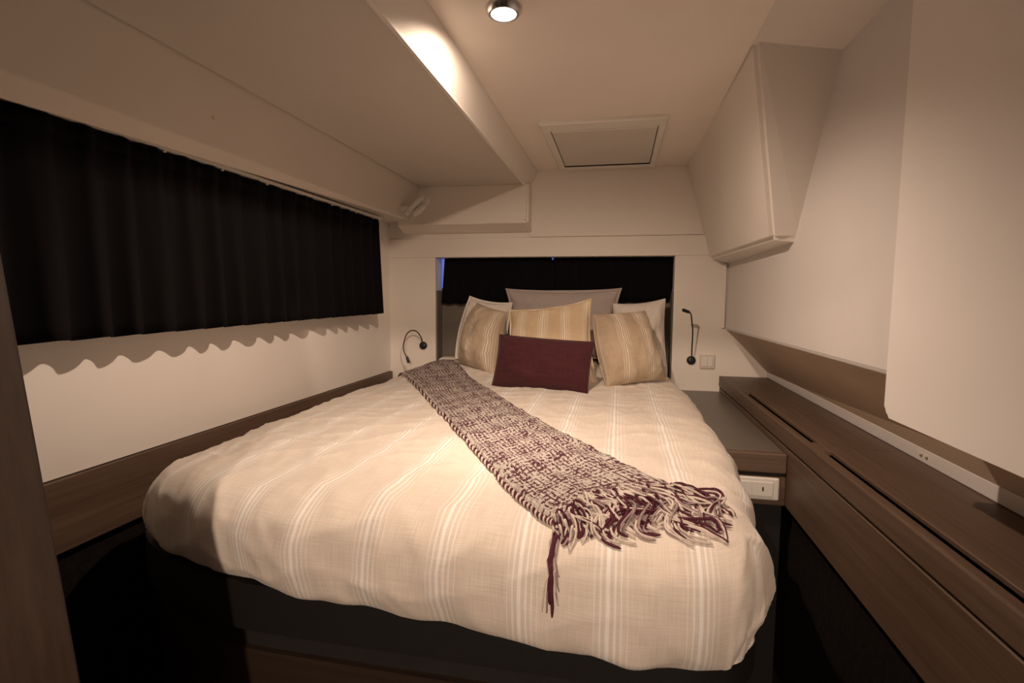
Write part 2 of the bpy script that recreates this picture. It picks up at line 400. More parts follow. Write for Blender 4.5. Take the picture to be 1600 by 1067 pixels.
poly(bm, pts, [(0, 1, 5, 4), (1, 2, 6, 5), (2, 3, 7, 6), (3, 0, 4, 7), (0, 1, 2, 3), (4, 5, 6, 7)])
struct(finish('trim_5', bm, 'taupe'), 'sloping taupe panel under the right side wall above the sideboard', 'wall panel')
bm = BM(); box(bm, 0.770, 0.802, -0.19, 2.948, 0.8845, 0.921, 0.003, 2)
t6 = struct(finish('trim_6', bm, 'white_panel'), 'thin white batten running along the back of the sideboard top', 'trim')
for yy in (1.50, 1.475):
    finish('catch', lathe(BM(), [(0, 0.006), (0.004, 0.006), (0.005, 0.004), (0.005, 0)], (0.770, yy, 0.905), (-1, 0, 0), 12), 'ivory', t6, True, angle=40)
# moulded housing bulging out of the right wall next to the back wall
bm = BM()
P = dict(A=(0.330, 2.951, 2.02), B=(0.341, 1.600, 2.02), C=(0.500, 1.940, 1.497), D=(0.466, 2.951, 1.503), E=(0.580, 1.935, 1.500), G=(0.62, 1.63, 2.02), H=(0.580, 1.955, 1.462), K=(0.580, 2.951, 1.474), Q=(0.62, 2.951, 2.02))
pts = [P[k] for k in 'ABCDEGHKQ']
poly(bm, pts, [(0, 1, 2, 3), (1, 5, 4, 2), (3, 2, 4, 6, 7), (0, 8, 5, 1), (4, 5, 8, 7, 6), (0, 3, 7, 8)])
vi = list(bm.verts); bm.edges.ensure_lookup_table()
def edge(i, j): return [e for e in bm.edges if {v.index for v in e.verts} == {i, j}]
bm.verts.index_update()
bmesh.ops.bevel(bm, geom=edge(1, 2)+edge(2, 3)+edge(2, 4), offset=0.014, segments=7, affect='EDGES')
struct(finish('trim_7', bm, 'gel'), 'cream moulded housing tapering downward from ceiling at the right of the back wall', 'housing')

# entrance: oak edged bulkhead on the left, closing wall and added light-blocking panels behind the camera
bm = BM()
e0, e1 = (-0.530, 0.0), (-0.822, 2.06)
poly(bm, [(-1.36, 0.25, 0), (e0[0], 0.25, 0), (e1[0], 0.25, 2.06), (-1.36, 0.25, 2.06), (-1.36, 0.50, 0), (e0[0], 0.50, 0), (e1[0], 0.50, 2.06), (-1.36, 0.50, 2.06)],
     [(0, 1, 2, 3), (4, 5, 6, 7), (0, 1, 5, 4), (1, 2, 6, 5), (2, 3, 7, 6), (3, 0, 4, 7)])
bmesh.ops.bevel(bm, geom=[e for e in bm.edges if all(v.co.x > -1.3 for v in e.verts) and abs(e.verts[0].co.z-e.verts[1].co.z) > 1], offset=0.006, segments=3, affect='EDGES')
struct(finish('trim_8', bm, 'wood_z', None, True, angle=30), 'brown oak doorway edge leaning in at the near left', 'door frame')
struct(finish('trim_10', box(BM(), -1.40, 0.80, -0.36, -0.30, 1.665, 2.05, 0.004, 2), 'wood_x'), 'dark oak beam over the entrance behind the viewer', 'beam')
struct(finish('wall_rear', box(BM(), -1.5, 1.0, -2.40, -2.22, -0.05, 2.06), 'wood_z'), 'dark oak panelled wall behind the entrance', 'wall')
struct(finish('trim_11', box(BM(), -1.36, -0.84, -2.22, 0.249, 0.0, 2.04), 'wood_z'), 'added dark oak block behind the viewer keeping passage light off the hull side', 'wall panel')  # unseen block, added to keep the passage lamp off the left hull
struct(finish('trim_12', box(BM(), -0.84, 0.33, -2.22, -0.36, 1.975, 1.9955), 'wood_y'), 'added dark oak panel under the unseen passage ceiling to cut bounced light', 'ceiling')  # unseen dark panel, added to reduce light bouncing out of the passage
struct(finish('trim_13', box(BM(), 0.315, 0.632, -2.22, -0.20, 0.0, 1.974), 'wood_z'), 'added dark oak block right of the unseen passage shading the locker front', 'wall panel')  # unseen block, placed so the passage lamp misses the locker front

# tall white locker front standing proud of the right wall, near the viewer
bm = BM()
yz = [(-0.19, 1.052)] + [(1.236-0.022+0.022*math.cos(q), 1.052+0.022+0.022*math.sin(q)) for q in [math.radians(-90+15*k) for k in range(7)]] + [(1.236, 1.985), (-0.19, 1.985)]
va = [bm.verts.new((0.558, y, z)) for y, z in yz]; vb = [bm.verts.new((0.590, y, z)) for y, z in yz]
for i in range(len(yz)): bm.faces.new((va[i], va[(i+1) % len(yz)], vb[(i+1) % len(yz)], vb[i]))
fc = bm.faces.new(va); bm.faces.new(vb)
bmesh.ops.bevel(bm, geom=list(fc.edges), offset=0.005, segments=3, affect='EDGES')
tag(finish('locker_front', bm, 'locker', None, True, angle=30), 'large smooth white locker front with rounded corner at far right', 'locker')

# ================================================================ CEILING FITTINGS
def downlight(c, power, label):
    t = thing('downlight', (c[0], c[1], ZC), label, 'ceiling light', None)
    x, y = c[0], c[1]
    finish('trim_ring', lathe(BM(), [(0.0302, ZC-0.003), (0.031, ZC-0.0155), (0.037, ZC-0.0165), (0.044, ZC-0.008), (0.046, ZC+0.001), (0.0302, ZC+0.001), (0.0302, ZC-0.003)], (x, y, 0)), 'steel', t, True, angle=40)
    finish('lens', lathe(BM(), [(0, ZC-0.0045), (0.030, ZC-0.0045), (0.030, ZC+0.0), (0, ZC+0.0)], (x, y, 0)), 'lens', t)
    ld = bpy.data.lights.new('downlight_lamp', 'SPOT'); ld.energy = power; ld.color = WARM
    ld.spot_size = math.radians(166); ld.spot_blend = 0.60; ld.shadow_soft_size = 0.018
    lo = bpy.data.objects.new('downlight_lamp', ld); COL.objects.link(lo); lo.parent = t; lo.location = (0, 0, c[2]-ZC)
    lo.rotation_euler = Vector((-0.10, 0.28, -0.95)).to_track_quat('-Z', 'Y').to_euler()      # the lamp is swivelled a little towards the head of the bed
    return t
downlight(LIGHT1, P1, 'bright round recessed downlight in the ceiling above the bed')
t = thing('dome_light', (LIGHT2[0], LIGHT2[1], ZC-0.021), 'round dome lamp on the passage ceiling behind the viewer', 'ceiling light')
ZP = ZC-0.021
finish('lamp_ring', lathe(BM(), [(0.050, ZP), (0.056, ZP-0.006), (0.056, ZP-0.020), (0.048, ZP-0.022), (0.048, ZP)], (LIGHT2[0], LIGHT2[1], 0)), 'steel', t, True, angle=40)
finish('dome', lathe(BM(), [(0.047, ZP-0.018), (0.040, ZP-0.036), (0.025, ZP-0.047), (0, ZP-0.051)], (LIGHT2[0], LIGHT2[1], 0)), 'dome', t, True)
ld = bpy.data.lights.new('dome_lamp', 'POINT'); ld.energy = P2; ld.color = WARM; ld.shadow_soft_size = 0.03
lo = bpy.data.objects.new('dome_lamp', ld); COL.objects.link(lo); lo.parent = t; lo.location = (0, 0, LIGHT2[2]-ZP)

# roof hatch with its blind drawn
hx0, hx1, hy0, hy1 = -0.335, 0.172, 2.140, 2.915
t = thing('roof_hatch', (-0.08, 2.53, ZC), 'square cream ceiling hatch with closed blind near the back wall', 'hatch')
ix0, ix1, iy0, iy1 = -0.298, 0.140, 2.235, 2.848
bm = BM()
def frame(bm, o, i, z0, z1, zi):
    (a0, a1, c0, c1), (b0, b1, d0, d1) = o, i
    ring = lambda x0, x1, y0, y1, z: [bm.verts.new(p) for p in ((x0, y0, z), (x1, y0, z), (x1, y1, z), (x0, y1, z))]
    e = 0.008
    rs = [ring(a0, a1, c0, c1, z1), ring(a0, a1, c0, c1, z0+0.006), ring(a0+e, a1-e, c0+e, c1-e, z0), ring(b0-e, b1+e, d0-e, d1+e, z0), ring(b0, b1, d0, d1, z0+0.004), ring(b0, b1, d0, d1, zi), ring(b0, b1, d0, d1, z1)]
    for p, q in zip(rs, rs[1:]+rs[:1]):
        for j in range(4): bm.faces.new((p[j], p[(j+1) % 4], q[(j+1) % 4], q[j]))
frame(bm, (hx0, hx1, hy0, hy1), (ix0, ix1, iy0, iy1), ZC-0.016, ZC+0.001, ZC-0.004)
finish('frame', bm, 'plastic', t)
bl = finish('blind', box(BM(), ix0+0.004, ix1-0.004, iy0+0.003, iy1-0.008, ZC-0.010, ZC-0.001, 0.001, 1), 'blind', t)
finish('pull_bar', box(BM(), ix0+0.004, ix1-0.004, iy0+0.003, iy0+0.022, ZC-0.0145, ZC-0.0095, 0.002, 2), 'plastic', bl)
finish('dark_gap_strip', box(BM(), ix0+0.002, ix1-0.002, iy1-0.0065, iy1-0.0005, ZC-0.0145, ZC-0.004), 'dark', t)  # black strip standing in for the shade in the gap beyond the blind
finish('shadow_gap', box(BM(), ix0+0.0005, ix1-0.0005, iy0+0.0005, iy1-0.0005, ZC-0.0035, ZC-0.0005), 'dark', t)

# ================================================================ BED
# upholstered platform on an oak plinth
t = thing('platform_bed', (-0.45, 1.9, 0), 'low dark upholstered bed platform on an oak plinth under the duvet', 'bed')
def rounded_plan(x0, x1, y0, y1, rl, rr, n=10):
    pts = []
    for k in range(n+1):
        a = math.pi + (math.pi/2)*k/n; pts.append((x0+rl[0]+rl[0]*math.cos(a), y0+rl[1]+rl[1]*math.sin(a)))
    for k in range(n+1):
        a = 1.5*math.pi + (math.pi/2)*k/n; pts.append((x1-rr[0]+rr[0]*math.cos(a), y0+rr[1]+rr[1]*math.sin(a)))
    pts += [(x1, y1), (x0, y1)]; return pts
def prism(bm, plan, z0, z1):
    a = [bm.verts.new((x, y, z0)) for x, y in plan]; b_ = [bm.verts.new((x, y, z1)) for x, y in plan]; n = len(plan)
    for i in range(n): bm.faces.new((a[i], a[(i+1) % n], b_[(i+1) % n], b_[i]))
    bm.faces.new(a); bm.faces.new(b_); return bm
bm = prism(BM(), rounded_plan(-1.31, 0.285, 0.935, 2.94, (0.62, 0.40), (0.16, 0.16)), 0.580, 0.684)
bmesh.ops.bevel(bm, geom=[e for e in bm.edges if abs(e.verts[0].co.z-e.verts[1].co.z) < 1e-5], offset=0.012, segments=3, affect='EDGES')
finish('platform', bm, 'leather', t, True, angle=50)
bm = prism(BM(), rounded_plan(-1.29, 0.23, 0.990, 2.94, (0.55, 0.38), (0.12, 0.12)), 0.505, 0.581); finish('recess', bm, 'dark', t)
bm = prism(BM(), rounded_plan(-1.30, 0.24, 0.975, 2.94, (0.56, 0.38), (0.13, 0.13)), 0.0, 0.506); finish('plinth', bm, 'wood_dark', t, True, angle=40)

# duvet: a sheet of cloth wrapped over the mattress block, UV in metres
ZT = 0.872
IX0, IX1, IY0, IY1 = -1.135, 0.195, 0.985, 2.81
RL = 0.315                                           # cloth beyond the flat top
RO, RH = 0.125, 0.098
def dprofile(d):
    th = d/RL*math.radians(158)
    r = RO*math.sin(min(th, math.pi/2))**0.80 if th < math.pi/2 else RO*(1-0.40*(1-math.sin(th)))
    h = RH*(1-math.copysign(abs(math.cos(th))**0.92, math.cos(th)))
    return r, h
def duvet_pt(p, q):
    cx_, cy_ = min(max(p, IX0), IX1), min(max(q, IY0), IY1)
    vx, vy = p-cx_, q-cy_
    d = max(abs(vx), abs(vy)); ln = math.hypot(vx, vy)
    crown = 0.016*(1-((p+0.46)/0.9)**2)
    if d < 1e-9: x, y, z, nx, ny = p, q, ZT, 0, 0
    else:
        nx, ny = vx/ln, vy/ln
        r, h = dprofile(d)
        x, y, z = cx_+nx*r, cy_+ny*r, ZT-h
    z += max(-0.02, crown)
    z += 0.045*smooth01(2.35, 2.85, y)*smooth01(-1.25, -0.95, x)*(1-smooth01(0.1, RL, d))
    # plan: the foot is drawn in towards both corners
    fade = 1-smooth01(1.0, 2.0, y)
    if x < -0.35: y += fade*(0.22*((-0.35-x)/0.90)**2.0)
    if x > 0.02: y += fade*(0.12*((x-0.02)/0.30)**2)
    if x > 0.1:                                             # right edge rounds in towards head
        x -= 0.055*smooth01(2.35, 2.95, y)*smooth01(0.1, 0.36, x)
    fwd = smooth01(-0.45, 0.10, x)*fade
    y -= 0.022*fwd*smooth01(0.02, 0.15, d)
    z -= 0.022*fwd*smooth01(0.12, RL, d)
    if x < -1.0: x += fade*0.055*smooth01(1.75, 1.15, y)*smooth01(-1.0, -1.25, x)
    if x > 0.15: x -= (0.022*(1-smooth01(1.05, 1.5, y))-0.026*smooth01(1.1, 1.7, y)*(1-smooth01(2.2, 2.8, y)))*smooth01(0.15, 0.30, x)
    z -= 0.030*smooth01(-0.90, -1.24, x)*(1-smooth01(0.1, RL, d))
    side = smooth01(0.0, 0.2, d)
    v3 = Vector((p, q, 0))
    w1 = noise.noise(v3*3.1)*0.009 + noise.noise(v3*7.3+Vector((3, 1, 0)))*0.0030
    wr_ = (1-abs(noise.noise(Vector((p*5+q*2.2, q*9-p*3.4, 4.0)))))**6*0.0055 + (1-abs(noise.noise(Vector((p*11+q*2, q*6+p*5, 9.0)))))**8*0.0045
    puck = 0.0
    if d > 0:
        s = p if abs(vy) >= abs(vx) else q
        puck = side*(noise.noise(Vector((s*7, d*5, 2.0)))*0.014 + noise.noise(Vector((s*17, d*9, 5.0)))*0.006)
    z += (w1+wr_)*(1-side*0.6)
    low = smooth01(0.17, RL, d)
    z += low*(noise.noise(Vector((p*5.2, q*5.2, 7)))*0.014 + noise.noise(Vector((p*13, q*13, 1)))*0.006)
    x += nx*(puck+wr_*side); y += ny*(puck+wr_*side)
    return Vector((x, y, z))
NX, NY = 200, 240
bm = BM(); uvl = bm.loops.layers.uv.new('UVMap'); grid = []
for j in range(NY+1):
    q = IY0-RL + (IY1-IY0+2*RL)*j/NY; row = []
    for i in range(NX+1):
        p = IX0-RL + (IX1-IX0+2*RL)*i/NX
        row.append((bm.verts.new(duvet_pt(p, q)), p, q))
    grid.append(row)
for j in range(NY):
    for i in range(NX):
        c = (grid[j][i], grid[j][i+1], grid[j+1][i+1], grid[j+1][i])
        f = bm.faces.new([k[0] for k in c])
        for lp, k in zip(f.loops, c): lp[uvl].uv = (k[1]+5, k[2])
bm.normal_update()
BV = BVHTree.FromBMesh(bm)
DUVET = finish('duvet', bm, 'duvet', None, True)
tag(DUVET, 'puffy beige linen duvet with white stripe clusters covering the bed', 'duvet')
def bedz(x, y):
    h = BV.ray_cast(Vector((x, y, 1.5)), Vector((0, 0, -1)))
    return h[0].z if h[0] is not None else None

# fitted sheet showing between duvet and headboard
bm = BM(); box(bm, -1.045, 0.270, 2.935, 3.042, 0.805, 0.935, 0.03, 4)
tag(finish('bed_sheet', bm, 'white_linen', None, True), 'strip of cream fitted sheet at the foot of the grey headboard', 'sheet')
# padded headboard lining the window niche
t = thing('headboard', (-0.385, 3.05, 0.80), 'dark grey padded headboard lining the niche behind the pillows', 'headboard')
finish('pad', box(BM(), OX0+0.002, OX1-0.002, 3.045, 3.064, 0.802, 1.330, 0.004, 2), 'headboard', t)
finish('side_lining', box(BM(), OX0+0.0005, OX0+0.008, 2.956, 3.045, 0.802, 1.330, 0.002, 1), 'headboard', t)
finish('side_lining', box(BM(), OX1-0.008, OX1-0.0005, 2.956, 3.045, 0.802, 1.330, 0.002, 1), 'headboard', t)

# ---------------------------------------------------------------- pillows
def pillow(name, corners, thick, mat, label, cat='cushion', pin=0.06, flange=0.0, seed=0, n=36, wr=0.008, piping=None, stripes_across=True, group=None, sag=0.0, pw=2.6, pinl=None):
    TL, TR, BR, BL = [Vector(c) for c in corners]
    W = ((TR-TL).length+(BR-BL).length)/2; H = ((TL-BL).length+(TR-BR).length)/2
    nrm = ((TR-TL)+(BR-BL)).cross((TL-BL)+(TR-BR)).normalized()          # towards the viewer
    if nrm.y > 0: nrm = -nrm
    def base(u, v):                                                     # u, v in -1..1, v up
        # edges drawn in between the corners
        uu = u*(1-(pin if (u > 0 or pinl is None) else pinl)*(1-v*v)*abs(u)**3); vv = v*(1-pin*(1-u*u)*abs(v)**3)
        a, c = (uu+1)/2, (vv+1)/2
        p = BL*(1-a)*(1-c)+BR*a*(1-c)+TR*a*c+TL*(1-a)*c
        return p
    def bulge(u, v):
        f = max(0.0, (1-abs(u)**pw)*(1-abs(v)**pw))
        return f**0.62
    bm = BM(); uvl = bm.loops.layers.uv.new('UVMap')
    sides = []
    for s in (1, -1):
        g = []
        for j in range(n+1):
            row = []
            for i in range(n+1):
                u, v = -1+2*i/n, -1+2*j/n
                u = math.sin(u*math.pi/2)*0.45+u*0.55; v = math.sin(v*math.pi/2)*0.45+v*0.55
                edge_ = i in (0, n) or j in (0, n)
                if s == -1 and edge_: row.append(sides[0][j][i]); continue
                bb = bulge(u, v)
                q = Vector((u*2.1+seed*7.3, v*2.1, seed+s*3))
                wk = noise.noise(q)*0.020*bb + (1-abs(noise.noise(q*2.3+Vector((5, 2, 1)))))**5*wr*min(1, bb*2)
                # creases running in from the corners
                wk += wr*1.2*math.sin(9*math.atan2(v, u)*1.0+seed)*(abs(u*v))**1.5*bb
                p = base(u, v) + nrm*s*(thick/2*bb + wk*(1 if s == 1 else 0.3))
                p.z -= sag*(1-abs(u))*bb*(1+v)/2
                row.append((bm.verts.new(p), u, v))
            g.append(row)
        sides.append(g)
        for j in range(n):
            for i in range(n):
                c = (g[j][i], g[j][i+1], g[j+1][i+1], g[j+1][i])
                if s == -1: c = tuple(reversed(c))
                try: f = bm.faces.new([k[0] for k in c])
                except ValueError: continue
                for lp, k in zip(f.loops, c): lp[uvl].uv = (k[1]*W/2+3+seed*0.013, k[2]*H/2)
    rim = [sides[0][0][i][0].co.copy() for i in range(n+1)] + [sides[0][j][n][0].co.copy() for j in range(1, n+1)] \
        + [sides[0][n][i][0].co.copy() for i in range(n-1, -1, -1)] + [sides[0][j][0][0].co.copy() for j in range(n-1, 0, -1)]
    cen = (TL+TR+BR+BL)/4
    o = finish(name, bm, mat, None, True)
    tag(o, label, cat, group or ('pillows at the head of the bed' if cat == 'pillow' else 'cushions in front of the pillows'))
    if flange:
        bm = BM(); k = len(rim); rings = []; uvl = bm.loops.layers.uv.new('UVMap')
        for off, dz in ((-0.004, 0.0025), (flange, 0.0015), (flange, -0.0015), (-0.004, -0.0025)):
            ring = []
            for q, p in enumerate(rim):
                d = (p-cen); d -= nrm*d.dot(nrm); d.normalize()
                ring.append(bm.verts.new(p+d*off+nrm*dz+nrm*noise.noise(p*9)*0.006*(off > 0)))
            rings.append(ring)
        for a_, b2 in zip(rings, rings[1:]+rings[:1]):
            for q in range(k):
                f = bm.faces.new((a_[q], a_[(q+1) % k], b2[(q+1) % k], b2[q]))
                for lp in f.loops: lp[uvl].uv = (lp.vert.co.x+3, lp.vert.co.z)
        finish('flange', bm, mat, o, True, angle=60)
    if piping:
        bm = BM(); tube(bm, rim+[rim[0]], 0.0028, 6, False)
        finish('piped_seam', bm, piping, o, True)
    return o
pillow('pillow', [(-0.637, 2.995, 1.338), (0.004, 2.995, 1.343), (-0.010, 2.920, 0.955), (-0.600, 2.920, 0.955)], 0.10, 'grey_linen',
       'grey linen pillow standing rearmost against the dark curtains', 'pillow', pin=0.10, flange=0.014, seed=1, sag=0.03)
pillow('pillow', [(-0.845, 2.950, 1.292), (-0.600, 2.940, 1.258), (-0.611, 2.845, 0.938), (-0.905, 2.865, 0.945)], 0.10, 'white_linen',
       'creased white pillow at the left, mostly behind an oatmeal striped cushion', 'pillow', pin=0.10, flange=0.010, seed=2, wr=0.014, pinl=-0.12)
pillow('pillow', [(-0.030, 2.930, 1.262), (0.243, 2.935, 1.292), (0.255, 2.850, 0.935), (-0.030, 2.830, 0.925)], 0.11, 'white_linen',
       'smooth white pillow at the right beside the grey headboard edge', 'pillow', pin=0.08, seed=3, piping='white_linen')
pillow('cushion', [(-0.765, 2.800, 1.262), (-0.575, 2.690, 1.215), (-0.605, 2.575, 0.888), (-0.850, 2.725, 0.940)], 0.19, 'stripe_grey',
       'oatmeal striped linen cushion at the left, turned towards the throw', pinl=-0.10, pin=0.04, seed=4, piping='stripe_grey')
pillow('cushion', [(-0.546, 2.640, 1.226), (-0.136, 2.600, 1.286), (-0.090, 2.480, 0.890), (-0.560, 2.500, 0.890)], 0.12, 'stripe_warm',
       'golden striped linen cushion in the middle, behind the maroon one', pin=0.11, seed=5, flange=0.008)
pillow('cushion', [(-0.122, 2.570, 1.212), (0.126, 2.650, 1.232), (0.232, 2.560, 0.915), (-0.045, 2.410, 0.890)], 0.17, 'stripe_grey',
       'oatmeal striped linen cushion leaning at the right of the maroon one', pinl=-0.10, pin=0.03, seed=6, piping='stripe_grey', pw=3.4)
mc = pillow('cushion', [(-0.545, 2.400, 1.119), (-0.102, 2.330, 1.100), (-0.123, 2.245, 0.888), (-0.563, 2.325, 0.890)], 0.11, 'maroon',
       'small plain maroon lumbar cushion in front of the striped cushions', pin=0.03, seed=7, piping='maroon')
finish('care_tag', box(BM(), -0.520, -0.495, 2.392, 2.395, 1.112, 1.124), 'black', mc)

# ---------------------------------------------------------------- knitted throw with tassels
TLE = [(-1.156, 2.674), (-0.998, 2.402), (-0.716, 1.913), (-0.530, 1.589), (-0.399, 1.361), (-0.302, 1.195), (-0.217, 1.048), (-0.152, 0.958), (-0.105, 0.925)]
TRE = [(-0.890, 2.790), (-0.745, 2.538), (-0.558, 2.199), (-0.360, 1.843), (-0.226, 1.641), (-0.120, 1.487), (-0.034, 1.355), (0.058, 1.222), (0.135, 1.140)]
le = catmull([(x, y, 0) for x, y in TLE], 14); re_ = catmull([(x, y, 0) for x, y in TRE], 14)
def bz(x, y, lo=0.70):
    z = bedz(x, y); return lo if z is None else z
KT = len(le); NT = 30; TH = 0.017
def throw_xy(k, t):
    a, b2 = le[k], re_[k]
    pull = 0.045*math.sin(math.pi*min(1, max(0, t)))**1.2*smooth01(KT-30, KT-1, k)
    d = (re_[k]-re_[max(0, k-2)]+le[k]-le[max(0, k-2)]); d.normalize()
    return a.x+(b2.x-a.x)*t-d.x*pull, a.y+(b2.y-a.y)*t-d.y*pull
t_throw = thing('throw_blanket', (-0.45, 1.75, 0.88), 'plum and cream knitted throw with fringed end laid diagonally across the duvet', 'blanket')
bm = BM(); uvl = bm.loops.layers.uv.new('UVMap'); rows = []; vlen = 0
for k in range(KT):
    if k: vlen += ((le[k]-le[k-1]).length+(re_[k]-re_[k-1]).length)/2
    wdt = (re_[k]-le[k]).length; row = []
    for i in range(NT+1):
        tt = i/NT; x, y = throw_xy(k, tt)
        e = min(tt, 1-tt)*wdt
        rise = TH*min(1, math.sqrt(max(0, 1-(1-min(e/0.014, 1))**2)))
        wv = noise.noise(Vector((x*9, y*9, 3)))*0.0045 + noise.noise(Vector((x*24, y*24, 8)))*0.0018
        row.append((bm.verts.new((x, y, bz(x, y)+0.002+rise+wv*min(1, e/0.02))), tt*wdt, vlen))
    rows.append(row)
bot = []
for k in range(KT):
    bot.append([(bm.verts.new((rows[k][i][0].co.x, rows[k][i][0].co.y, bz(rows[k][i][0].co.x, rows[k][i][0].co.y)+0.001)), rows[k][i][1], rows[k][i][2]) for i in (0, NT)])
def quad(c):
    f = bm.faces.new([q[0] for q in c])
    for lp, q in zip(f.loops, c): lp[uvl].uv = (q[1]+1, q[2])
for k in range(KT-1):
    for i in range(NT): quad((rows[k][i], rows[k][i+1], rows[k+1][i+1], rows[k+1][i]))
    quad((bot[k][0], rows[k][0], rows[k+1][0], bot[k+1][0])); quad((rows[k][NT], bot[k][1], bot[k+1][1], rows[k+1][NT]))
    quad((bot[k][0], bot[k+1][0], bot[k+1][1], bot[k][1]))
for k in (0, KT-1):
    f = bm.faces.new([q[0] for q in rows[k]]+[bot[k][1][0], bot[k][0][0]])
    for lp in f.loops: lp[uvl].uv = (1, k*0.02)
finish('knit', bm, 'knit', t_throw, True, angle=70)
# braided selvedge along the folded edge
bm = BM()
for ph in range(2):
    pts = []
    for k in range(0, KT*3):
        kk = min(KT-1, k/3); i0 = int(kk); f_ = kk-i0; i1 = min(KT-1, i0+1)
        p = le[i0].lerp(le[i1], f_); d = (le[min(KT-1, i0+1)]-le[max(0, i0-1)]); d.normalize(); sd = Vector((-d.y, d.x, 0))
        an = k*0.95+ph*math.pi
        x, y = p.x+sd.x*(0.0035*math.cos(an)+0.001), p.y+sd.y*(0.0035*math.cos(an)+0.001)
        pts.append((x, y, bz(x, y)+0.0065+0.003*math.sin(an)))
    tube(bm, pts, 0.0027, 5, True, ph)
finish('selvedge', bm, ['yarn_cream', 'yarn_plum'], t_throw)
# fringe: each tassel is a bundle of yarns
def tassel(root, path, nst, spread, seed, rad=0.0019, name='tassel', lift=0.012, plum=0.42):
    rnd = random.Random(seed); bm = BM()
    pth = catmull([Vector((p[0], p[1], 0)) for p in path], 5); k = len(pth)
    for s in range(nst):
        ox, oy = rnd.gauss(0, 0.35), rnd.gauss(0, 0.35); fq, ph, am = rnd.uniform(2, 5.5), rnd.uniform(0, 6.3), rnd.uniform(0.2, 0.8)
        cut = rnd.uniform(0.72, 1.0); lf = rnd.uniform(0.25, 1.0); pts = []; fan = rnd.uniform(-1, 1)
        for i in range(k):
            q = i/(k-1)
            if q > cut: break
            p = pth[i]; d = pth[min(k-1, i+1)]-pth[max(0, i-1)]; d = d.normalized() if d.length > 0 else Vector((1, 0, 0)); sd = Vector((-d.y, d.x, 0))
            off = spread*(fan*(0.25+0.9*q)+am*0.55*math.sin(fq*q*2+ph)*q+ox*0.3)
            x, y = p.x+sd.x*off+d.x*oy*0.006, p.y+sd.y*off+d.y*oy*0.006
            hgt = 0.003+lift*lf*(math.sin(math.pi*min(1, q*1.05+0.08))**0.8)*(0.55+0.45*math.sin(fq*q*3+ph))
            if i == 0: hgt = max(hgt, 0.010)
            zz = bedz(x, y)
            if zz is None: zz = pts[-1].z-0.02 if pts else 0.8
            pts.append(Vector((x, y, zz+max(0.002, hgt))))
        if len(pts) < 3: continue
        pts = catmull(pts, 2)
        c = rnd.random(); mi = 1 if c < plum else (2 if c < plum+0.16 else 0)
        rr = rad*rnd.uniform(0.75, 1.25)
        tube(bm, pts, [rr]*(len(pts)-2)+[rr*0.8, rr*0.4], 5, True, mi)
    return finish(name, bm, ['yarn_cream', 'yarn_plum', 'yarn_grey'], t_throw)
NTAS = 34
rndt = random.Random(11)
ends = [(-0.085, 0.886), (-0.066, 0.886), (-0.042, 0.892), (-0.015, 0.896), (0.020, 0.902), (0.050, 0.912), (0.078, 0.925), (0.100, 0.950), (0.130, 0.928), (0.175, 0.936), (0.208, 0.962), (0.218, 0.990), (0.216, 1.025)]
ec = catmull([(x, y, 0) for x, y in ends], 10)
for s in range(NTAS):
    q = s/(NTAS-1); x, y = throw_xy(KT-1, 0.02+0.96*q)
    e = ec[min(len(ec)-1, max(0, int((q+rndt.uniform(-0.05, 0.05))*(len(ec)-1))))]
    ex, ey = e.x+rndt.uniform(-0.012, 0.012), e.y+rndt.uniform(-0.008, 0.014)
    x0, y0 = throw_xy(KT-3, 0.02+0.96*q)
    dx, dy = ex-x, ey-y; sw = rndt.uniform(-0.30, 0.30); sw2 = rndt.uniform(-0.28, 0.28)
    P_ = lambda f, o: (x+dx*f-dy*o, y+dy*f+dx*o)
    tassel(None, [(x0*0.4+x*0.6, y0*0.4+y*0.6), (x, y), P_(0.28, sw*0.5), P_(0.55, sw), P_(0.80, sw2), (ex, ey)], 12, 0.012, 100+s, rad=0.0024, lift=0.026)
# plum tassel that hangs over the foot of the bed
bm = BM(); rnd = random.Random(5)
def drape(path, r, mi):
    pts = []
    for p in catmull(path, 6):
        h = BV.find_nearest(Vector(p)); nn = h[1]
        if nn.dot(CAM-h[0]) < 0: nn = -nn
        pts.append(h[0]+nn*(r+0.0015+rnd.uniform(0, 0.003)))
    tube(bm, pts, [r]*(len(pts)-2)+[r*0.8, r*0.4], 6, True, mi)
for s in range(13):
    j = rnd.uniform(-0.009, 0.009); j2 = rnd.uniform(-0.016, 0.013); ln = rnd.uniform(0.78, 0.835) if s % 3 else 0.768
    col = 1 if s < 4 else (0 if s % 2 else 2)
    if col == 1: j *= 0.35; j2 *= 0.3; ln = 0.762+0.01*s
    drape([(-0.102+j*0.4, 0.925, 0.872), (-0.100+j, 0.898, 0.850), (-0.100+(j+j2)/2, 0.880, 0.825), (-0.096+j2, 0.868, ln)], 0.0030 if col == 1 else 0.0014, col)
finish('tassel', bm, ['yarn_cream', 'yarn_plum', 'yarn_grey'], t_throw)
# short fringe at the far end, by the hull side
for s in range(9):
    q = s/8; x, y = throw_xy(0, 0.03+0.94*q); x1, y1 = throw_xy(2, 0.03+0.94*q)
    dx, dy = x-x1, y-y1; ln = math.hypot(dx, dy); dx /= ln; dy /= ln
    if q < 0.25: dx -= 0.5
    f_ = 0.05 if q < 0.3 else 0.032
    tassel(None, [(x-dx*0.01, y-dy*0.01), (x+dx*f_*0.4, y+dy*f_*0.4), (x+dx*f_*0.8+0.004, y+dy*f_*0.8), (x+dx*f_, y+dy*f_)], 8, 0.012, 300+s, rad=0.0024, lift=0.014)

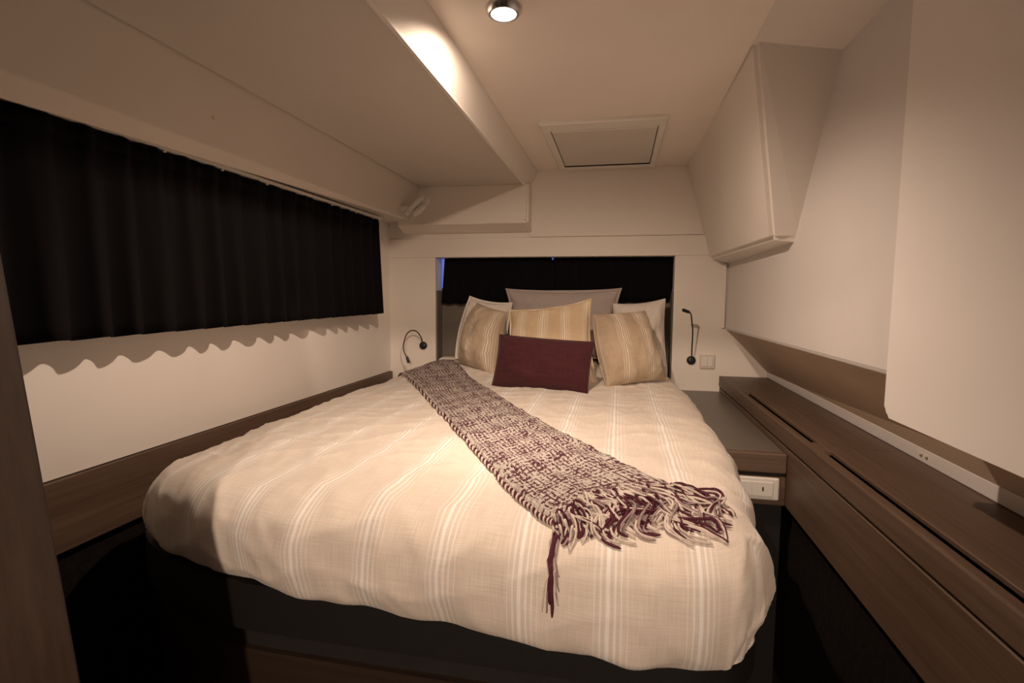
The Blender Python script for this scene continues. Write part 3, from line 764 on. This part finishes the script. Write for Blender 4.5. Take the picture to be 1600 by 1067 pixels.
# ================================================================ CURTAINS
def cloth(bm, fn, n, mz, thick=0.0018):
    """fn(s, t) -> point; s along, t 0 top .. 1 bottom; thin but solid"""
    fr, bk = [], []
    for j in range(mz+1):
        fr.append([bm.verts.new(fn(i/n, j/mz)[0]) for i in range(n+1)])
        bk.append([bm.verts.new(fn(i/n, j/mz)[0]+fn(i/n, j/mz)[1]*thick) for i in range(n+1)])
    for j in range(mz):
        for i in range(n):
            bm.faces.new((fr[j][i], fr[j][i+1], fr[j+1][i+1], fr[j+1][i])); bm.faces.new((bk[j][i], bk[j+1][i], bk[j+1][i+1], bk[j][i+1]))
    for j in range(mz):
        bm.faces.new((fr[j][0], fr[j+1][0], bk[j+1][0], bk[j][0])); bm.faces.new((fr[j][n], bk[j][n], bk[j+1][n], fr[j+1][n]))
    for i in range(n):
        bm.faces.new((fr[0][i], bk[0][i], bk[0][i+1], fr[0][i+1])); bm.faces.new((fr[mz][i], fr[mz][i+1], bk[mz][i+1], bk[mz][i]))
    return bm
def folds(s, ln, wl, seed):
    ph = 2*math.pi*(s*ln/wl + 0.55*noise.noise(Vector((s*ln*3.5, seed, 0))))
    return math.sin(ph)*(0.72+0.5*noise.noise(Vector((s*ln*2.1, seed+9, 0))))+0.10*math.sin(2*ph+1)
t = thing('side_curtain', (-1.255, 1.6, 1.19), 'long pleated black curtain covering the window in the left hull side', 'curtain')
Y0, Y1 = 0.60, 2.640
def fl(s, u):
    y = Y0+(Y1-Y0)*s
    amp = 0.007+0.021*u**0.8
    w_ = folds(s, Y1-Y0, 0.105, 3.0); w2 = folds(s, Y1-Y0, 0.05, 8.0)
    x = -1.262+amp*w_+0.004*(1-u)*w2+0.010*u
    zt = 1.698+0.004*noise.noise(Vector((s*40, 2, 0))); zb = 1.188+0.013*smooth01(0, 1, s)+0.004*w_
    return Vector((x, y+0.006*u*math.cos(w_*2), zt+(zb-zt)*u)), Vector((-1, 0, 0))
fb = finish('fabric', cloth(BM(), fl, 420, 14), 'curtain', t, True)
def fh(s, u):
    p, nn = fl(s, 0.02+0.06*u); return p+Vector((0.0022, 0, 0)), Vector((-1, 0, 0))
finish('header_tape', cloth(BM(), fh, 420, 2, 0.0015), 'curtain', fb, True)
finish('rail', box(BM(), -1.272, -1.252, 0.55, 2.66, 1.7015, 1.7125, 0.002, 2), 'plastic', t)
for k in range(10):
    y = Y0+0.03+(Y1-Y0-0.06)*k/9
    finish('glider', box(BM(), -1.266, -1.258, y-0.005, y+0.005, 1.695, 1.703, 0.002, 1), 'ivory', t)
def back_curtain(xt0, xt1, xb0, xb1, seed, label, notch):
    t = thing('berth_curtain', ((xt0+xt1)/2, 3.02, 1.25), label, 'curtain', 'pair of curtains over the berth window')
    def f(s, u):
        x = (xt0+(xt1-xt0)*s)*(1-u)+(xb0+(xb1-xb0)*s)*u
        if notch < 0: x -= 0.050*max(0, 1-u*3.2)*smooth01(0.86, 1, s)
        if notch > 0: x += 0.050*max(0, 1-u*3.2)*(1-smooth01(0, 0.14, s))
        if notch > 0: x += 0.030*math.sin(math.pi*min(1, u*1.05))*smooth01(0.9, 1, s)*1.0
        w_ = folds(s, xt1-xt0, 0.075, seed)
        y = 3.018+(0.005+0.004*u)*w_+0.004*notch
        return Vector((x, y, 1.598+(1.252+0.022*smooth01(0, 1, (x+1.05)/1.35)+0.003*w_-1.598)*u)), Vector((0, 1, 0))
    fb = finish('fabric', cloth(BM(), f, 160, 10), 'curtain', t, True)
    finish('rail', box(BM(), xt0+0.004, xt1-0.004, 3.012, 3.026, 1.600, 1.609, 0.002, 1), 'plastic', t)
back_curtain(-1.018, -0.374, -1.044, -0.360, 12.0, 'black berth curtain on the left half of the window behind the pillows', -1)
back_curtain(-0.381, 0.272, -0.390, 0.270, 17.0, 'black berth curtain on the right half of the window behind the pillows', 1)

# ================================================================ SIDEBOARD AND BEDSIDE SHELF
SX, SZ = 0.538, 0.884
t = thing('sideboard', (0.65, 1.2, 0.63), 'long brown oak sideboard along the right wall with finger-slot lids', 'sideboard')
SY0, SY1 = -0.19, 2.944
finish('front_panel', box(BM(), SX, SX+0.018, SY0, SY1, 0.634, 0.8195, 0.002, 1), 'wood_y', t)
finish('shadow_gap', box(BM(), SX+0.010, SX+0.03, SY0, SY1, 0.818, 0.830), 'dark', t)
finish('front_lip', box(BM(), SX-0.004, SX+0.020, SY0, SY1, 0.8285, SZ, 0.004, 2), 'wood_y', t)
finish('carcass', box(BM(), SX+0.022, 0.798, SY0, SY1, 0.634, 0.835), 'dark', t)
slots = [(2.46, 1.640), (1.545, 0.45)]
# lids: split where the two slots meet
for y0, y1, sl in ((1.5905, SY1, slots[0]), (SY0, 1.590, slots[1])):
    lid = finish('lid', box(BM(), SX+0.040, 0.796, y0, y1, 0.873, SZ-0.0005, 0.0015, 1), 'wood_y', t)
    a, b_ = sl[1], sl[0]
    for ya, yb in ((y0, a), (b_, y1)):
        if yb-ya > 0.005: finish('lid_edge', box(BM(), SX+0.0202, SX+0.0405, ya, yb, 0.873, SZ-0.0008, 0.001, 1), 'wood_y', lid)
struct(finish('trim_9', box(BM(), SX+0.03, 0.80, SY0, 2.94, 0.0, 0.633), 'carpet'), 'black recessed plinth under the right-hand sideboard', 'plinth')

t = thing('bedside_shelf', (0.42, 2.3, 0.63), 'low grey bedside shelf with oak front between bed and sideboard', 'shelf')
finish('shelf_top', box(BM(), 0.335, SX-0.001, 1.795, 2.944, 0.780, 0.799), 'shelf', t)
lipb = BM(); box(lipb, 0.335, SX-0.001, 1.770, 1.797, 0.741, 0.806, 0.006, 3)
finish('front_lip', lipb, 'wood_x', t, True, angle=40)
finish('shadow_gap', box(BM(), 0.335, SX-0.002, 1.782, 1.796, 0.728, 0.742), 'dark', t)
finish('front_panel', box(BM(), 0.335, SX-0.001, 1.776, 1.794, 0.634, 0.729, 0.002, 1), 'wood_x', t)
finish('side_body', box(BM(), 0.34, SX-0.004, 1.797, 2.942, 0.0, 0.778), 'dark', t)

# white double socket on the shelf front
t = thing('power_socket', (0.455, 1.775, 0.653), 'white double socket plate on the oak front of the bedside shelf', 'socket')
finish('plate', box(BM(), 0.366, 0.516, 1.763, 1.7755, 0.6535, 0.7275, 0.007, 3), 'plastic', t, True, angle=40)
for x0 in (0.374, 0.436):
    iN = finish('insert', box(BM(), x0, x0+0.060, 1.7600, 1.764, 0.667, 0.714, 0.002, 2), 'plastic', t)
    finish('opening', box(BM(), x0+0.028, x0+0.032, 1.7592, 1.7605, 0.684, 0.698, 0.0005, 1), 'black', iN)
# ivory twin light switch on the back wall
t = thing('light_switch', (0.470, 2.945, 0.92), 'ivory twin rocker light switch on the wall beside the upright reading lamp', 'switch')
finish('plate', box(BM(), 0.431, 0.509, 2.934, 2.9455, 0.921, 0.997, 0.005, 3), 'ivory', t, True, angle=40)
for x0 in (0.4435, 0.4707): finish('rocker', box(BM(), x0, x0+0.0258, 2.9300, 2.935, 0.934, 0.985, 0.0015, 2), 'plastic', t)

# ================================================================ READING LAMPS, BRACKET
def reading_lamp(c, path, head, label):
    t = thing('reading_lamp', c, label, 'reading lamp', 'gooseneck reading lamps on the back wall')
    finish('wall_base', lathe(BM(), [(0, 0.016), (0.014, 0.016), (0.020, 0.013), (0.0235, 0.006), (0.024, 0)], c, (0, -1, 0), 28), 'black', t, True, angle=40)
    p = catmull([(c[0], c[1]-0.012, c[2])]+path, 8)
    finish('gooseneck', tube(BM(), p, 0.0034, 10), 'black', t, True)
    a, b_ = Vector(head[0]), Vector(head[1]); d = (b_-a)
    hd = finish('lamp_head', lathe(BM(), [(0, 0), (0.006, 0), (0.008, 0.004), (0.0085, d.length*0.85), (0.0078, d.length), (0.006, d.length-0.002), (0, d.length-0.002)], a, d, 20), 'black', t, True, angle=40)
reading_lamp((0.389, 2.9455, 0.963), [(0.387, 2.915, 0.985), (0.384, 2.890, 1.045), (0.381, 2.865, 1.122), (0.370, 2.832, 1.182), (0.360, 2.800, 1.217), (0.347, 2.786, 1.2275)], [(0.351, 2.788, 1.2255), (0.317, 2.776, 1.2375)],
             'black gooseneck reading lamp standing straight up, right of the pillows')
reading_lamp((-1.135, 2.9455, 1.003), [(-1.137, 2.925, 1.040), (-1.146, 2.907, 1.073), (-1.161, 2.89, 1.093), (-1.182, 2.87, 1.095), (-1.206, 2.855, 1.069), (-1.218, 2.845, 1.010), (-1.211, 2.84, 0.970), (-1.195, 2.84, 0.940)], [(-1.197, 2.84, 0.945), (-1.184, 2.84, 0.910)],
             'black gooseneck reading lamp bent over in an arch, at the left wall corner')
# white swivel bracket in the corner under the soffit
t = thing('swivel_fitting', (-1.15, 2.72, 1.72), 'small white plastic swivel fitting in the corner at the end of the left fascia', 'wall fitting')
finish('mount', lathe(BM(), [(0, 0.052), (0.014, 0.052), (0.017, 0.046), (0.018, 0.0)], (-1.172, 2.70, 1.768), (1, -0.15, 0.05), 24), 'plastic', t, True, angle=40)
finish('arm', tube(BM(), catmull([(-1.13, 2.69, 1.735), (-1.105, 2.685, 1.757), (-1.06, 2.675, 1.792), (-1.018, 2.665, 1.818)], 5), [0.014]*4+[0.017]*8+[0.016]*4, 14), 'plastic', t, True, angle=50)
hd = finish('head', tube(BM(), [(-1.085, 2.69, 1.733), (-1.06, 2.685, 1.747), (-1.03, 2.675, 1.768), (-1.015, 2.67, 1.778)], [0.016, 0.019, 0.018, 0.013], 16), 'plastic', t, True, angle=50)
finish('clip', tube(BM(), catmull([(-1.012, 2.66, 1.80), (-0.995, 2.655, 1.812), (-0.990, 2.655, 1.790), (-1.008, 2.66, 1.772)], 5), 0.005, 8), 'plastic', hd, True)
finish('knuckle', lathe(BM(), [(0, 0.012), (0.008, 0.012), (0.010, 0.008), (0.010, -0.008), (0.008, -0.012), (0, -0.012)], (-1.125, 2.68, 1.762), (0.3, -1, 0.1), 16), 'plastic', t, True, angle=40)
finish('screw', lathe(BM(), [(0, 0.003), (0.003, 0.002), (0.0035, 0)], (-1.105, 2.665, 1.742), (0, -1, -0.2), 10), 'taupe', t)
